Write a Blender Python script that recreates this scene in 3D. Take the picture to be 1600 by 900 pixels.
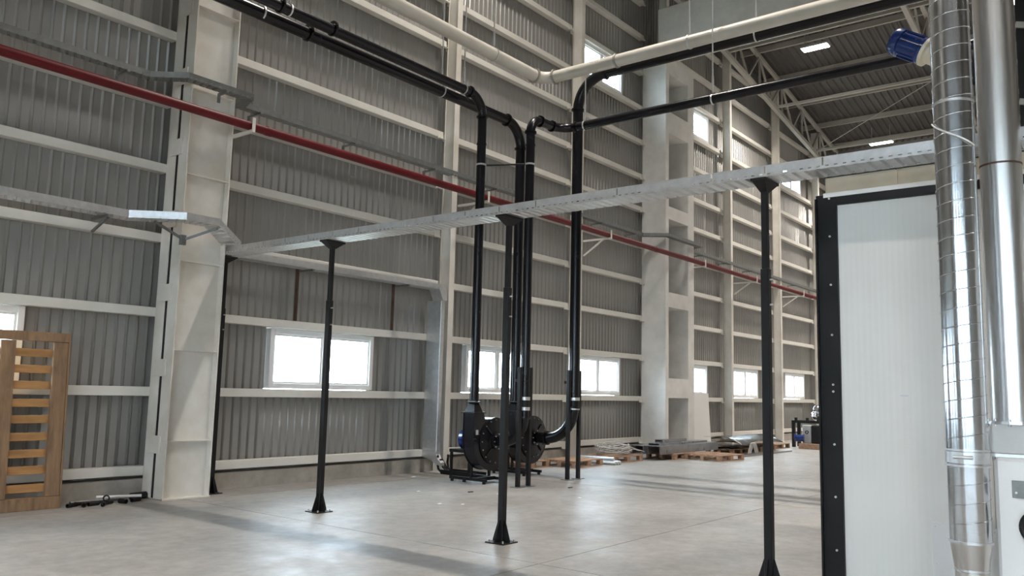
import bpy, bmesh, math, random
from mathutils import Vector, Matrix
random.seed(7)
for o in list(bpy.data.objects): bpy.data.objects.remove(o)
SC = bpy.context.scene
COL = SC.collection
PI = math.pi

# ------------------------------------------------------------------ camera
F_PX, YAW, PITCH, ROLL = 1302.5, 0.902057, 0.1223585, 0.0243565
fw = Vector((math.sin(YAW)*math.cos(PITCH), math.cos(YAW)*math.cos(PITCH), math.sin(PITCH)))
rt0 = Vector((math.cos(YAW), -math.sin(YAW), 0)); up0 = rt0.cross(fw)
rt = math.cos(ROLL)*rt0 + math.sin(ROLL)*up0
up = -math.sin(ROLL)*rt0 + math.cos(ROLL)*up0
cd = bpy.data.cameras.new('camera'); cam = bpy.data.objects.new('camera', cd); COL.objects.link(cam)
cam.matrix_world = Matrix(((rt.x, up.x, -fw.x, 0), (rt.y, up.y, -fw.y, 0), (rt.z, up.z, -fw.z, 1.6), (0, 0, 0, 1)))
cd.sensor_fit = 'HORIZONTAL'; cd.sensor_width = 36; cd.lens = 36*F_PX/1600; cd.clip_start = .05; cd.clip_end = 500
SC.camera = cam

# ------------------------------------------------------------------ world, exposure
w = bpy.data.worlds.new('world'); SC.world = w; w.use_nodes = True
bg = w.node_tree.nodes['Background']
bg.inputs[0].default_value = (.75, .865, 1.0, 1); bg.inputs[1].default_value = 22.0
SC.view_settings.view_transform = 'Standard'; SC.view_settings.look = 'None'
SC.view_settings.exposure = 0.34; SC.view_settings.gamma = 1.0; SC.view_settings.use_curve_mapping = False
LAMP_W = 310.0     # radiant power of one high bay lamp
LAMP_COL = (1.0, .925, .84)

# ------------------------------------------------------------------ materials
def mat(name, col, rough=.6, metal=0., var=.12, scale=3., bump=0., bscale=40., rvar=.1, stretch=(1, 1, 1), coat=0., tint=None, spec=.5):
    m = bpy.data.materials.new(name); m.use_nodes = True
    nt = m.node_tree; N = nt.nodes; L = nt.links; b = N['Principled BSDF']
    tc = N.new('ShaderNodeNewGeometry')
    mp = N.new('ShaderNodeMapping'); mp.inputs['Scale'].default_value = stretch
    L.new(tc.outputs['Position'], mp.inputs['Vector'])
    n1 = N.new('ShaderNodeTexNoise'); n1.inputs['Scale'].default_value = scale; n1.inputs['Detail'].default_value = 6; n1.inputs['Roughness'].default_value = .6
    L.new(mp.outputs[0], n1.inputs['Vector'])
    r = N.new('ShaderNodeValToRGB')
    r.color_ramp.elements[0].position = .3; r.color_ramp.elements[1].position = .7
    t = tint or col
    r.color_ramp.elements[0].color = tuple(max(0, c*(1-var)) for c in t) + (1,)
    r.color_ramp.elements[1].color = tuple(min(1, c*(1+var)) for c in col) + (1,)
    L.new(n1.outputs['Fac'], r.inputs['Fac']); L.new(r.outputs[0], b.inputs['Base Color'])
    mr = N.new('ShaderNodeMapRange'); mr.inputs['To Min'].default_value = max(.02, rough-rvar); mr.inputs['To Max'].default_value = min(1, rough+rvar)
    L.new(n1.outputs['Fac'], mr.inputs['Value']); L.new(mr.outputs[0], b.inputs['Roughness'])
    b.inputs['Metallic'].default_value = metal; b.inputs['Specular IOR Level'].default_value = spec
    b.inputs['Coat Weight'].default_value = coat; b.inputs['Coat Roughness'].default_value = .08
    if bump > 0:
        n2 = N.new('ShaderNodeTexNoise'); n2.inputs['Scale'].default_value = bscale; n2.inputs['Detail'].default_value = 4
        L.new(mp.outputs[0], n2.inputs['Vector'])
        bp = N.new('ShaderNodeBump'); bp.inputs['Strength'].default_value = bump; bp.inputs['Distance'].default_value = .01
        L.new(n2.outputs['Fac'], bp.inputs['Height']); L.new(bp.outputs[0], b.inputs['Normal'])
    return m

M = {}
M['sheet'] = mat('grey_sheet', (.30, .295, .282), .31, .12, .05, .8, stretch=(1, 1, .35), rvar=.01)
M['girt'] = mat('cream_paint', (.70, .68, .63), .5, 0, .06, 2.)
M['column'] = mat('cream_column_paint', (.74, .72, .68), .45, 0, .06, 1.6, tint=(.66, .61, .53))
M['concrete'] = mat('concrete', (.70, .69, .66), .85, 0, .10, 2.5, .35, 18)
M['plinth'] = mat('plinth_concrete', (.36, .33, .29), .9, 0, .25, 3., .4, 30)
M['black'] = mat('black_gloss_paint', (.007, .007, .010), .24, 0, .3, 4., spec=.35)
M['blackmatt'] = mat('black_matt_paint', (.009, .009, .010), .45, 0, .3, 4., spec=.3)
M['white_pipe'] = mat('off_white_pipe', (.58, .55, .49), .35, 0, .10, 2.)
M['red'] = mat('red_paint', (.115, .006, .010), .42, 0, .15, 3., spec=.3)
M['zinc'] = mat('galvanised_steel', (.66, .67, .68), .36, .8, .10, 14., rvar=.08)
M['zinc_dull'] = mat('dull_galvanised_steel', (.24, .25, .25), .48, .6, .14, 10.)
M['duct'] = mat('spiral_duct_steel', (.62, .64, .66), .20, 1., .08, 6., .015, 6, rvar=.04)
M['inox'] = mat('brushed_stainless', (.66, .64, .62), .30, 1., .05, 4., rvar=.05, stretch=(8, 8, .4))
M['inox_dull'] = mat('dull_stainless', (.42, .40, .38), .48, .8, .08, 5.)
M['panel'] = mat('white_panel', (.80, .79, .765), .45, 0, .03, 1.)
M['white'] = mat('white_plastic', (.80, .80, .80), .35, 0, .03, 2.)
M['wood'] = mat('pallet_wood', (.36, .225, .145), .75, 0, .35, 3., .3, 30, stretch=(1, 6, 6))
M['wood_old'] = mat('weathered_wood', (.25, .155, .088), .8, 0, .35, 2.5, .3, 30, stretch=(6, 6, 1))
M['wood_slat'] = mat('orange_slat_wood', (.42, .22, .085), .7, 0, .25, 2.5, .3, 30, stretch=(1, 6, 6))
M['rust'] = mat('rusty_steel', (.09, .05, .035), .7, .2, .4, 8.)
M['blue'] = mat('blue_motor_paint', (.006, .028, .15), .25, 0, .12, 5., coat=.3)
M['darksteel'] = mat('dark_sheet_steel', (.28, .29, .31), .3, .7, .2, 4.)
M['sheetsteel'] = mat('shiny_dark_sheet', (.17, .18, .20), .24, .85, .15, 4.)
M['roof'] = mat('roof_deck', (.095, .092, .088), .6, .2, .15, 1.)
M['truss'] = mat('truss_paint', (.40, .385, .35), .5, 0, .08, 2.)
M['grey'] = mat('grey_machine_paint', (.42, .43, .44), .45, 0, .08, 4.)
M['beige'] = mat('beige_paint', (.62, .58, .47), .5, 0, .08, 4.)
M['cable'] = mat('pale_cable', (.48, .47, .45), .55, 0, .12, 8.)
M['paper'] = mat('paper', (.8, .8, .78), .8, 0, .05, 8.)
M['joint'] = mat('joint_filler', (.13, .12, .11), .9, 0, .2, 5.)
M['ground'] = mat('outside_ground', (.30, .31, .26), .9, 0, .2, .2)

def panel_relief(m):
    nt = m.node_tree; N = nt.nodes; L = nt.links; g = N.new('ShaderNodeNewGeometry')
    wv = N.new('ShaderNodeTexWave'); wv.wave_type = 'BANDS'; wv.bands_direction = 'Y'; wv.inputs['Scale'].default_value = 6.3; wv.inputs['Distortion'].default_value = 0
    L.new(g.outputs['Position'], wv.inputs['Vector'])
    b = N.new('ShaderNodeBump'); b.inputs['Strength'].default_value = .25; b.inputs['Distance'].default_value = .004
    L.new(wv.outputs['Fac'], b.inputs['Height']); L.new(b.outputs[0], N['Principled BSDF'].inputs['Normal'])
panel_relief(M['panel'])
def floor_mat():
    m = bpy.data.materials.new('floor_concrete'); m.use_nodes = True
    nt = m.node_tree; N = nt.nodes; L = nt.links; b = N['Principled BSDF']
    g = N.new('ShaderNodeNewGeometry')
    def noise(sc, det, ro=.6):
        n = N.new('ShaderNodeTexNoise'); n.inputs['Scale'].default_value = sc; n.inputs['Detail'].default_value = det; n.inputs['Roughness'].default_value = ro
        L.new(g.outputs['Position'], n.inputs['Vector']); return n
    a = noise(.45, 8, .65); c = noise(6., 6, .7); d = noise(1.3, 5, .75)
    ra = N.new('ShaderNodeValToRGB'); ra.color_ramp.elements[0].position = .32; ra.color_ramp.elements[1].position = .68
    ra.color_ramp.elements[0].color = (.285, .275, .26, 1); ra.color_ramp.elements[1].color = (.41, .395, .375, 1)
    L.new(a.outputs['Fac'], ra.inputs['Fac'])
    rc = N.new('ShaderNodeValToRGB'); rc.color_ramp.elements[0].position = .35; rc.color_ramp.elements[1].position = .65
    rc.color_ramp.elements[0].color = (.82, .82, .82, 1); rc.color_ramp.elements[1].color = (1.08, 1.08, 1.08, 1)
    L.new(c.outputs['Fac'], rc.inputs['Fac'])
    mx = N.new('ShaderNodeMix'); mx.data_type = 'RGBA'; mx.blend_type = 'MULTIPLY'; mx.inputs[0].default_value = 1
    L.new(ra.outputs[0], mx.inputs[6]); L.new(rc.outputs[0], mx.inputs[7])
    # small dark worn spots
    rd = N.new('ShaderNodeValToRGB'); rd.color_ramp.elements[0].position = .24; rd.color_ramp.elements[1].position = .34
    rd.color_ramp.elements[0].color = (.6, .58, .55, 1); rd.color_ramp.elements[1].color = (1, 1, 1, 1)
    L.new(d.outputs['Fac'], rd.inputs['Fac'])
    m2 = N.new('ShaderNodeMix'); m2.data_type = 'RGBA'; m2.blend_type = 'MULTIPLY'; m2.inputs[0].default_value = 1
    L.new(mx.outputs[2], m2.inputs[6]); L.new(rd.outputs[0], m2.inputs[7])
    L.new(m2.outputs[2], b.inputs['Base Color'])
    mr = N.new('ShaderNodeMapRange'); mr.inputs['From Min'].default_value = .3; mr.inputs['From Max'].default_value = .7
    mr.inputs['To Min'].default_value = .33; mr.inputs['To Max'].default_value = .56
    L.new(d.outputs['Fac'], mr.inputs['Value']); L.new(mr.outputs[0], b.inputs['Roughness'])
    bp = N.new('ShaderNodeBump'); bp.inputs['Strength'].default_value = .12; bp.inputs['Distance'].default_value = .01
    L.new(c.outputs['Fac'], bp.inputs['Height']); L.new(bp.outputs[0], b.inputs['Normal'])
    return m
M['floor'] = floor_mat()

def glass_mat():
    m = bpy.data.materials.new('window_glass'); m.use_nodes = True
    nt = m.node_tree; N = nt.nodes; L = nt.links; N.remove(N['Principled BSDF'])
    t = N.new('ShaderNodeBsdfTransparent'); t.inputs[0].default_value = (.93, .97, .97, 1)
    g = N.new('ShaderNodeBsdfGlossy'); g.inputs['Roughness'].default_value = .03
    x = N.new('ShaderNodeMixShader'); x.inputs[0].default_value = .06; L.new(t.outputs[0], x.inputs[1]); L.new(g.outputs[0], x.inputs[2])
    L.new(x.outputs[0], N['Material Output'].inputs[0]); return m
M['glass'] = glass_mat()
def emit_mat(name, col, s):
    m = bpy.data.materials.new(name); m.use_nodes = True
    b = m.node_tree.nodes['Principled BSDF']; b.inputs['Base Color'].default_value = (.8, .8, .8, 1)
    b.inputs['Emission Color'].default_value = col + (1,); b.inputs['Emission Strength'].default_value = s
    return m
M['lens'] = emit_mat('lamp_lens', LAMP_COL, 14.0)

# ------------------------------------------------------------------ mesh helpers
V = Vector
WL = {}          # world location of the origin each object is built around
def bmn(): return bmesh.new()
def box(bm, x0, x1, y0, y1, z0, z1, bev=0):
    n = len(bm.verts)
    vs = [bm.verts.new(p) for p in ((x0, y0, z0), (x1, y0, z0), (x1, y1, z0), (x0, y1, z0), (x0, y0, z1), (x1, y0, z1), (x1, y1, z1), (x0, y1, z1))]
    fs = [bm.faces.new([vs[i] for i in f]) for f in ((3, 2, 1, 0), (4, 5, 6, 7), (0, 1, 5, 4), (1, 2, 6, 5), (2, 3, 7, 6), (3, 0, 4, 7))]
    if bev:
        es = list({e for f in fs for e in f.edges})
        bmesh.ops.bevel(bm, geom=es, offset=bev, segments=1, affect='EDGES')
    return bm
def frame(d):
    d = d.normalized(); a = V((0, 0, 1)) if abs(d.z) < .95 else V((1, 0, 0))
    s = d.cross(a).normalized(); u = s.cross(d).normalized(); return d, s, u
def bar(bm, p, q, w, h=None):
    """square bar from p to q"""
    h = h or w; p = V(p); q = V(q); d, s, u = frame(q-p)
    c = [(-w/2, -h/2), (w/2, -h/2), (w/2, h/2), (-w/2, h/2)]
    A = [bm.verts.new(p+s*a+u*b) for a, b in c]; B = [bm.verts.new(q+s*a+u*b) for a, b in c]
    bm.faces.new(A[::-1]); bm.faces.new(B)
    for i in range(4): bm.faces.new((A[i], A[(i+1) % 4], B[(i+1) % 4], B[i]))
    return bm
def sweep(bm, pts, r, seg=14, caps=True, radii=None):
    pts = [V(p) for p in pts]; n = len(pts); rings = []
    d0, s, u = frame(pts[1]-pts[0])
    for i, p in enumerate(pts):
        if i == 0: t = pts[1]-pts[0]
        elif i == n-1: t = pts[-1]-pts[-2]
        else: t = (pts[i+1]-p).normalized()+(p-pts[i-1]).normalized()
        t.normalize()
        s = (s-t*s.dot(t)).normalized(); u = t.cross(s)
        rr = radii[i] if radii else r
        rings.append([bm.verts.new(p+(s*math.cos(2*PI*k/seg)+u*math.sin(2*PI*k/seg))*rr) for k in range(seg)])
    for a, b in zip(rings[:-1], rings[1:]):
        for k in range(seg):
            f = bm.faces.new((a[k], a[(k+1) % seg], b[(k+1) % seg], b[k])); f.smooth = True
    if caps:
        for R, rev in ((rings[0], True), (rings[-1], False)):
            f = bm.faces.new(R[::-1] if rev else R)
            for e in f.edges: e.smooth = False
    return bm
def cyl(bm, p, q, r, seg=16): return sweep(bm, [p, q], r, seg)
def lathe(bm, prof, origin, axis, seg=24):
    """prof: list of (radius, distance along axis)"""
    o = V(origin); d, s, u = frame(V(axis)); rings = []
    for r, t in prof:
        rings.append([bm.verts.new(o+d*t+(s*math.cos(2*PI*k/seg)+u*math.sin(2*PI*k/seg))*max(r, 1e-4)) for k in range(seg)])
    for a, b in zip(rings[:-1], rings[1:]):
        for k in range(seg): bm.faces.new((a[k], a[(k+1) % seg], b[(k+1) % seg], b[k])).smooth = True
    bm.faces.new(rings[0][::-1]); bm.faces.new(rings[-1])
    bm.normal_update()
    for e in bm.edges:
        if len(e.link_faces) == 2 and e.link_faces[0].normal.angle(e.link_faces[1].normal, 0) > .6: e.smooth = False
    return bm
def ring(bm, c, axis, r_in, r_out, t, seg=24):
    """flat washer or band of thickness t around c"""
    d, s, u = frame(V(axis)); c = V(c); R = []
    for rr, tt in ((r_in, -t/2), (r_out, -t/2), (r_out, t/2), (r_in, t/2)):
        R.append([bm.verts.new(c+d*tt+(s*math.cos(2*PI*k/seg)+u*math.sin(2*PI*k/seg))*rr) for k in range(seg)])
    for i in range(4):
        a, b = R[i], R[(i+1) % 4]
        for k in range(seg): bm.faces.new((a[k], a[(k+1) % seg], b[(k+1) % seg], b[k]))
    return bm
def prism(bm, poly, y0, y1):
    """polygon of (x,z) extruded along y"""
    A = [bm.verts.new((x, y0, z)) for x, z in poly]; B = [bm.verts.new((x, y1, z)) for x, z in poly]
    bm.faces.new(A); bm.faces.new(B[::-1]); n = len(poly)
    for i in range(n): bm.faces.new((A[(i+1) % n], A[i], B[i], B[(i+1) % n]))
    bmesh.ops.recalc_face_normals(bm, faces=bm.faces[:]); return bm
def poly3(bm, pts): return bm.faces.new([bm.verts.new(p) for p in pts])

def thing(name, label, cat, loc=(0, 0, 0), group=None, rot=0):
    o = bpy.data.objects.new(name, None); COL.objects.link(o); o.location = loc; o.rotation_euler = (0, 0, rot)
    o.empty_display_size = .2
    o['label'] = label; o['category'] = cat
    if group: o['group'] = group
    WL[o.name] = V(loc); return o
def obj(name, bm, m, parent=None, local=False, solid=0, label=None):
    off = V((0, 0, 0))
    if parent is not None and not local: off = WL[parent.name]
    if off.length > 0: bmesh.ops.translate(bm, vec=-off, verts=bm.verts[:])
    me = bpy.data.meshes.new(name); bm.to_mesh(me); bm.free()
    me.materials.append(M[m] if isinstance(m, str) else m)
    o = bpy.data.objects.new(name, me); COL.objects.link(o)
    if parent is not None: o.parent = parent
    WL[o.name] = off
    if solid:
        sm = o.modifiers.new('thickness', 'SOLIDIFY'); sm.thickness = solid
    if label: o['label'] = label
    return o
def single(name, bm, m, label, cat, group=None, solid=0):
    """a thing that is one mesh; its origin moves to its base"""
    lo = V([min(v.co[i] for v in bm.verts) for i in range(3)]); hi = V([max(v.co[i] for v in bm.verts) for i in range(3)])
    c = V(((lo.x+hi.x)/2, (lo.y+hi.y)/2, lo.z))
    bmesh.ops.translate(bm, vec=-c, verts=bm.verts[:])
    o = obj(name, bm, m, solid=solid); o.location = c; WL[o.name] = c
    o['label'] = label; o['category'] = cat
    if group: o['group'] = group
    return o
def struct(name, bm, m):
    o = obj(name, bm, m); o['kind'] = 'structure'; return o
def inst(src, name, parent, loc, rot=None):
    """another object sharing the mesh of src"""
    c = bpy.data.objects.new(name, src.data); COL.objects.link(c); c.parent = parent; c.location = loc
    if rot: c.rotation_euler = rot
    return c
def dup(root, loc, rot=0, label=None, group=None):
    r = root.copy(); COL.objects.link(r); r.location = loc; r.rotation_euler = (0, 0, rot); WL[r.name] = V(loc)
    if label: r['label'] = label
    if group: r['group'] = group
    for ch in list(root.children):
        c = ch.copy(); COL.objects.link(c); c.parent = r
        for g in ch.children:
            d = g.copy(); COL.objects.link(d); d.parent = c
    return r

# ------------------------------------------------------------------ dimensions of the hall
X0, X1, Y0, Y1 = -12.3, 36.8, -26.0, 11.62      # hall footprint
RIDGE = 12.25
def chord_top(x): return 16.05-.16*abs(x-RIDGE)
def chord_bot(x): return 14.62-.15*abs(x-RIDGE)
def deck(x): return chord_top(x)+.27

# ------------------------------------------------------------------ floor: slabs with joints
base = bmn(); box(base, X0-.3, X1+.3, Y0-.3, Y1+.3, -.30, -.02)
floor = struct('floor', base, 'joint')
xs = [X0-.2]+[6.5+6*k for k in range(-3, 6)]+[X1+.2]
ys = [Y0-.2]+[4.74+6*k for k in range(-5, 2)]+[Y1+.2]
for a, b in zip(xs[:-1], xs[1:]):
    for c, d in zip(ys[:-1], ys[1:]):
        obj('slab', box(bmn(), a+.006, b-.006, c+.006, d-.006, -.15, 0), 'floor', floor)
struct('ground', box(bmn(), -80, 120, -80, 160, -.9, -.32), 'ground')

# ------------------------------------------------------------------ gable wall
GT = [.43, 1.53, 2.66, 3.74, 4.77, 5.77, 6.80, 7.74, 8.74, 9.73, 10.80, 11.85, 12.9, 13.95, 15.0]   # girt tops
LOWW = [(-7.4, -5.2), (-1.9, .3), (2.28, 4.50), (8.21, 10.47), (13.02, 15.15), (17.08, 19.22), (22.4, 24.54), (26.48, 28.64), (31.26, 33.4)]
UPW = [(17.1, 19.22), (22.5, 24.7), (31.2, 33.4)]
WIN = [(a, b, 1.53, 2.53) for a, b in LOWW]+[(a, b, 9.73, 10.67) for a, b in UPW]
SHY = 11.55; PER = .15; DEP = .024
def prof_y(x):
    t = (x/PER) % 1.0
    if t < .34: return SHY+DEP*.5*(1-math.cos(2*PI*(t-.17)/.34))
    return SHY+DEP
def breaks(a, b):
    s = {a, b}; k = math.floor(a/PER)-1
    while k*PER < b:
        for t in (0, .055, .11, .17, .23, .285, .34):
            x = (k+t)*PER
            if a+1e-4 < x < b-1e-4: s.add(x)
        k += 1
    return sorted(s)
def windows_cut(a, b, ztop):
    """(xa,xb,za,zb) rectangles of the wall between a and b without its windows"""
    cuts = sorted({a, b}|{x for wn in WIN for x in wn[:2] if a < x < b}); out = []
    for p, q in zip(cuts[:-1], cuts[1:]):
        m = (p+q)/2; z = .24
        for wn in sorted((wn for wn in WIN if wn[0] < m < wn[1]), key=lambda t: t[2]):
            out.append((p, q, z, wn[2])); z = wn[3]
        out.append((p, q, z, None))
    return out
bm = bmn()
box(bm, X0, X1, 11.44, Y1+.14, -.1, .25, .01)
for p, q, za, zb in windows_cut(X0, X1, 0):
    if zb: box(bm, p, q, Y1+.02, Y1+.12, za, zb)
    else:
        ends = [p]+([RIDGE] if p < RIDGE < q else [])+[q]
        for e, f in zip(ends[:-1], ends[1:]):
            prism(bm, [(e, za), (f, za), (f, deck(f)+.1), (e, deck(e)+.1)], Y1+.02, Y1+.12)
wall_left = struct('wall_left', bm, 'plinth')
x = X0; sh = 1.05
k = 0
while x < X1-.01:
    xe = min(x+sh, X1); bm = bmn()
    for p, q, za, zb in windows_cut(x, xe, 0):
        B = breaks(p, q); lo = []; hi = []
        for xx in B:
            yy = prof_y(xx) if B[0] < xx < B[-1] else prof_y(xx+ (1e-5 if xx == B[0] else -1e-5))
            lo.append(bm.verts.new((xx, yy, za+ (.06 if za < .3 else 0)))); hi.append(bm.verts.new((xx, yy, zb if zb else deck(xx))))
        for i in range(len(B)-1):
            f = bm.faces.new((lo[i], lo[i+1], hi[i+1], hi[i]))
            if ((B[i]+B[i+1])/2/PER) % 1.0 < .34: f.smooth = True
            else:
                for e in f.edges: e.smooth = False
    obj('wall_sheet', bm, 'sheet', wall_left, solid=.002)
    x = xe
COLX = [(-6.6, -6.45), (.2, .35), (6.2, 6.9), (12.04, 12.19), (16.62, 16.77), (20.27, 22.0), (25.57, 25.72), (29.95, 30.10), (34.4, 34.55)]
edges = [X0]+[e for c in COLX for e in c]+[X1]
for i in range(0, len(edges), 2):
    a, b = edges[i], edges[i+1]
    for z in GT:
        if z > min(deck(a), deck(b))-.2: continue
        obj('girt', box(bmn(), a-.012 if i else a, b+.012, 11.40, SHY-.001, z-.13, z, .006), 'girt', wall_left)
        if i+2 < len(edges) and i >= 4 and b > 6.9:           # seat cleats against the slim columns
            c = bmn(); box(c, b-.16, b+.0, 11.33, 11.40, z-.17, z-.158); box(c, b-.16, b, 11.388, 11.399, z-.17, z-.06)
            obj('seat_cleat', c, 'girt', wall_left)
for i, (a, b, z0, z1) in enumerate(WIN):
    f = bmn(); t = .085; y0, y1 = 11.46, 11.60
    z0 += .012; z1 -= .012; a += .01; b -= .01
    box(f, a, a+t, y0, y1, z0, z1, .006); box(f, b-t, b, y0, y1, z0, z1, .006)
    box(f, a+t, b-t, y0, y1, z0, z0+t, .006); box(f, a+t, b-t, y0, y1, z1-t, z1, .006)
    wn = struct('window_%d' % (i+1), f, 'white')
    m = (a+b)/2
    obj('mullion', box(bmn(), m-.045, m+.045, y0+.01, y1-.01, z0+t, z1-t, .005), 'white', wn)
    for p, q in ((a+t, m-.045), (m+.045, b-t)):
        s = bmn(); u = .03
        box(s, p, p+u, y0+.03, y1-.03, z0+t, z1-t); box(s, q-u, q, y0+.03, y1-.03, z0+t, z1-t)
        box(s, p+u, q-u, y0+.03, y1-.03, z0+t, z0+t+u); box(s, p+u, q-u, y0+.03, y1-.03, z1-t-u, z1-t)
        obj('sash', s, 'white', wn)
        obj('pane', box(bmn(), p+u, q-u, y0+.06, y0+.066, z0+t+u, z1-t-u), 'glass', wn)

# the other three walls close the hall
bm = bmn(); box(bm, X1+.02, X1+.2, Y0, Y1+.1, 0, deck(X1)+.1); struct('wall_back', bm, 'sheet')
ADDED_FW = [(-3.4+5*k, -1.8+5*k) for k in (-3, -2, -1, 0, 1)]; FZ = 6.5  # unseen glazing, added and sized to bring daylight from behind the camera
bm = bmn(); cur = Y0-.1
for a, b in ADDED_FW:
    box(bm, X0-.2, X0-.02, cur, a, 0, deck(X0)+.1); box(bm, X0-.2, X0-.02, a, b, 0, 1.4); box(bm, X0-.2, X0-.02, a, b, FZ, deck(X0)+.1); cur = b
box(bm, X0-.2, X0-.02, cur, Y1+.1, 0, deck(X0)+.1); struct('wall_front', bm, 'sheet')
for i, (a, b) in enumerate(ADDED_FW):
    f = bmn(); box(f, X0-.16, X0-.06, a, a+.1, 1.4, FZ); box(f, X0-.16, X0-.06, b-.1, b, 1.4, FZ); box(f, X0-.16, X0-.06, a+.1, b-.1, 1.4, 1.5); box(f, X0-.16, X0-.06, a+.1, b-.1, FZ-.1, FZ)
    wn = struct('window_%d' % (len(WIN)+1+i), f, 'white'); obj('pane', box(bmn(), X0-.12, X0-.11, a+.1, b-.1, 1.5, FZ-.1), 'glass', wn)
bm = bmn(); prism(bm, [(X0-.2, 0), (X1+.2, 0), (X1+.2, deck(X1)+.1), (RIDGE, deck(RIDGE)+.1), (X0-.2, deck(X0)+.1)], Y0-.12, Y0-.02); struct('wall_right', bm, 'sheet')

# ------------------------------------------------------------------ roof: outer skin, ribbed sheets, purlins, trusses
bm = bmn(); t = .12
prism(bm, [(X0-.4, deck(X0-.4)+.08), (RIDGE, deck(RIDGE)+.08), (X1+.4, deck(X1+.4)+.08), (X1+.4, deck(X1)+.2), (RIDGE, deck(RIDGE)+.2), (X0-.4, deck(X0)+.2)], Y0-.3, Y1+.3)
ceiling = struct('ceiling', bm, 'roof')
y = Y1
while y > Y0:
    ye = max(y-1.0, Y0)
    for xa, xb in ((RIDGE, X1), (X0, RIDGE)):
        bm = bmn(); prev = None
        n = 4; st = (y-ye)/n
        for i in range(n):
            for tt, dz in ((0, 0), (.28, 0), (.42, .06), (.86, .06)):
                yy = y-(i+tt)*st
                cur = (bm.verts.new((xa, yy, deck(xa)+dz)), bm.verts.new((xb, yy, deck(xb)+dz)))
                if prev: bm.faces.new((prev[0], prev[1], cur[1], cur[0]))
                prev = cur
        cur = (bm.verts.new((xa, ye, deck(xa))), bm.verts.new((xb, ye, deck(xb)))); bm.faces.new((prev[0], prev[1], cur[1], cur[0]))
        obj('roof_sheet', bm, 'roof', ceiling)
    y = ye
for px in [12.6, 14.7, 16.8, 18.95, 21.05, 23.2, 25.35, 27.5, 29.65, 31.8, 33.9, 36.0]:
    for s in (1, -1):
        xx = RIDGE+s*(px-RIDGE); z = chord_top(xx)+.06
        if s < 0 and px > 33: continue
        c = bmn(); box(c, xx-.04, xx+.04, Y0, Y1-.1, z, z+.012); box(c, xx-.04, xx-.028, Y0, Y1-.1, z+.012, z+.17); box(c, xx-.04, xx+.04, Y0, Y1-.1, z+.17, z+.2)
        obj('purlin', c, 'truss', ceiling)
def truss(y, label):
    t = thing('roof_truss', label, 'truss', (24, y, chord_bot(24)), 'lattice roof trusses')
    xe = 36.3
    obj('top_chord', bar(bmn(), (RIDGE, y, chord_top(RIDGE)), (xe, y, chord_top(xe)), .12), 'truss', t)
    obj('bottom_chord', bar(bmn(), (RIDGE, y, chord_bot(RIDGE)), (xe, y, chord_bot(xe)), .14), 'truss', t)
    x = 14.7; st = 2.15/2; k = 0
    while x+st < xe:
        a, b = (x, x+st) if k % 2 else (x+st, x)
        obj('web_diagonal', bar(bmn(), (a, y, chord_bot(a)), (b, y, chord_top(b)), .06), 'truss', t)
        if k % 2 == 0: obj('web_post', bar(bmn(), (x, y, chord_bot(x)), (x, y, chord_top(x)), .06), 'truss', t)
        x += st; k += 1
    return t
truss(10.86, 'white lattice roof truss running close along the corrugated wall')
truss(5.4, 'white lattice roof truss running one bay out from the corrugated wall')
for x in (24.9, 29.2, 33.4):
    z = chord_bot(x)+.12; obj('tie_bar', bar(bmn(), (x, -.1, z), (x, 10.8, z), .09), 'truss', ceiling)
for a, b in (((33.4, 10.8), (29.2, 5.4)),):
    obj('bracing_rod', cyl(bmn(), (a[0], a[1], chord_bot(a[0])+.10), (b[0], b[1], chord_bot(b[0])+.10), .014, 8), 'truss', ceiling)

# lamps on the purlins; unseen rows off the wall added to light the hall
lamp0 = None
def lamp_light(t):
    ld = bpy.data.lights.new('lamp_light', 'AREA'); ld.shape = 'RECTANGLE'; ld.size = .34; ld.size_y = .84
    ld.energy = LAMP_W; ld.color = LAMP_COL; ld.spread = math.radians(125)
    lo = bpy.data.objects.new('lamp_light', ld); COL.objects.link(lo); lo.parent = t; lo.location = (0, 0, -.004)
for lx in (27.0, 34.9, 11.2, -4.6):
    for ly in (8.7, 2.9, -2.9, -8.7, -14.5, -20.3):
        z = chord_top(lx)-.52
        lab = 'unseen rectangular high bay lamp added over the open hall away from the wall truss'
        if ly > 8: lab = {27.0: 'lit rectangular high bay lamp beside the upper part of the wall truss', 34.9: 'lit rectangular high bay lamp beside the low end of the wall truss', 11.2: 'lit rectangular high bay lamp straight above the blower pipes', -4.6: 'lit rectangular high bay lamp by the end wall with added glazing'}[lx]
        if lamp0 is None:
            lamp0 = t = thing('high_bay_lamp', lab, 'lamp', (lx, ly, z), 'high bay lamps')
            b = bmn(); box(b, -.2, .2, -.45, .45, .02, .09, .01)
            obj('housing', b, 'grey', t, local=True)
            obj('lens', box(bmn(), -.17, .17, -.42, .42, 0, .018), 'lens', t, local=True)
            for s in (-1, 1): obj('suspension_rod', bar(bmn(), (0, s*.35, .09), (0, s*.35, .72), .015), 'grey', t, local=True)
            lamp_light(t)
        else: dup(lamp0, (lx, ly, z), label=lab)

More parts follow.
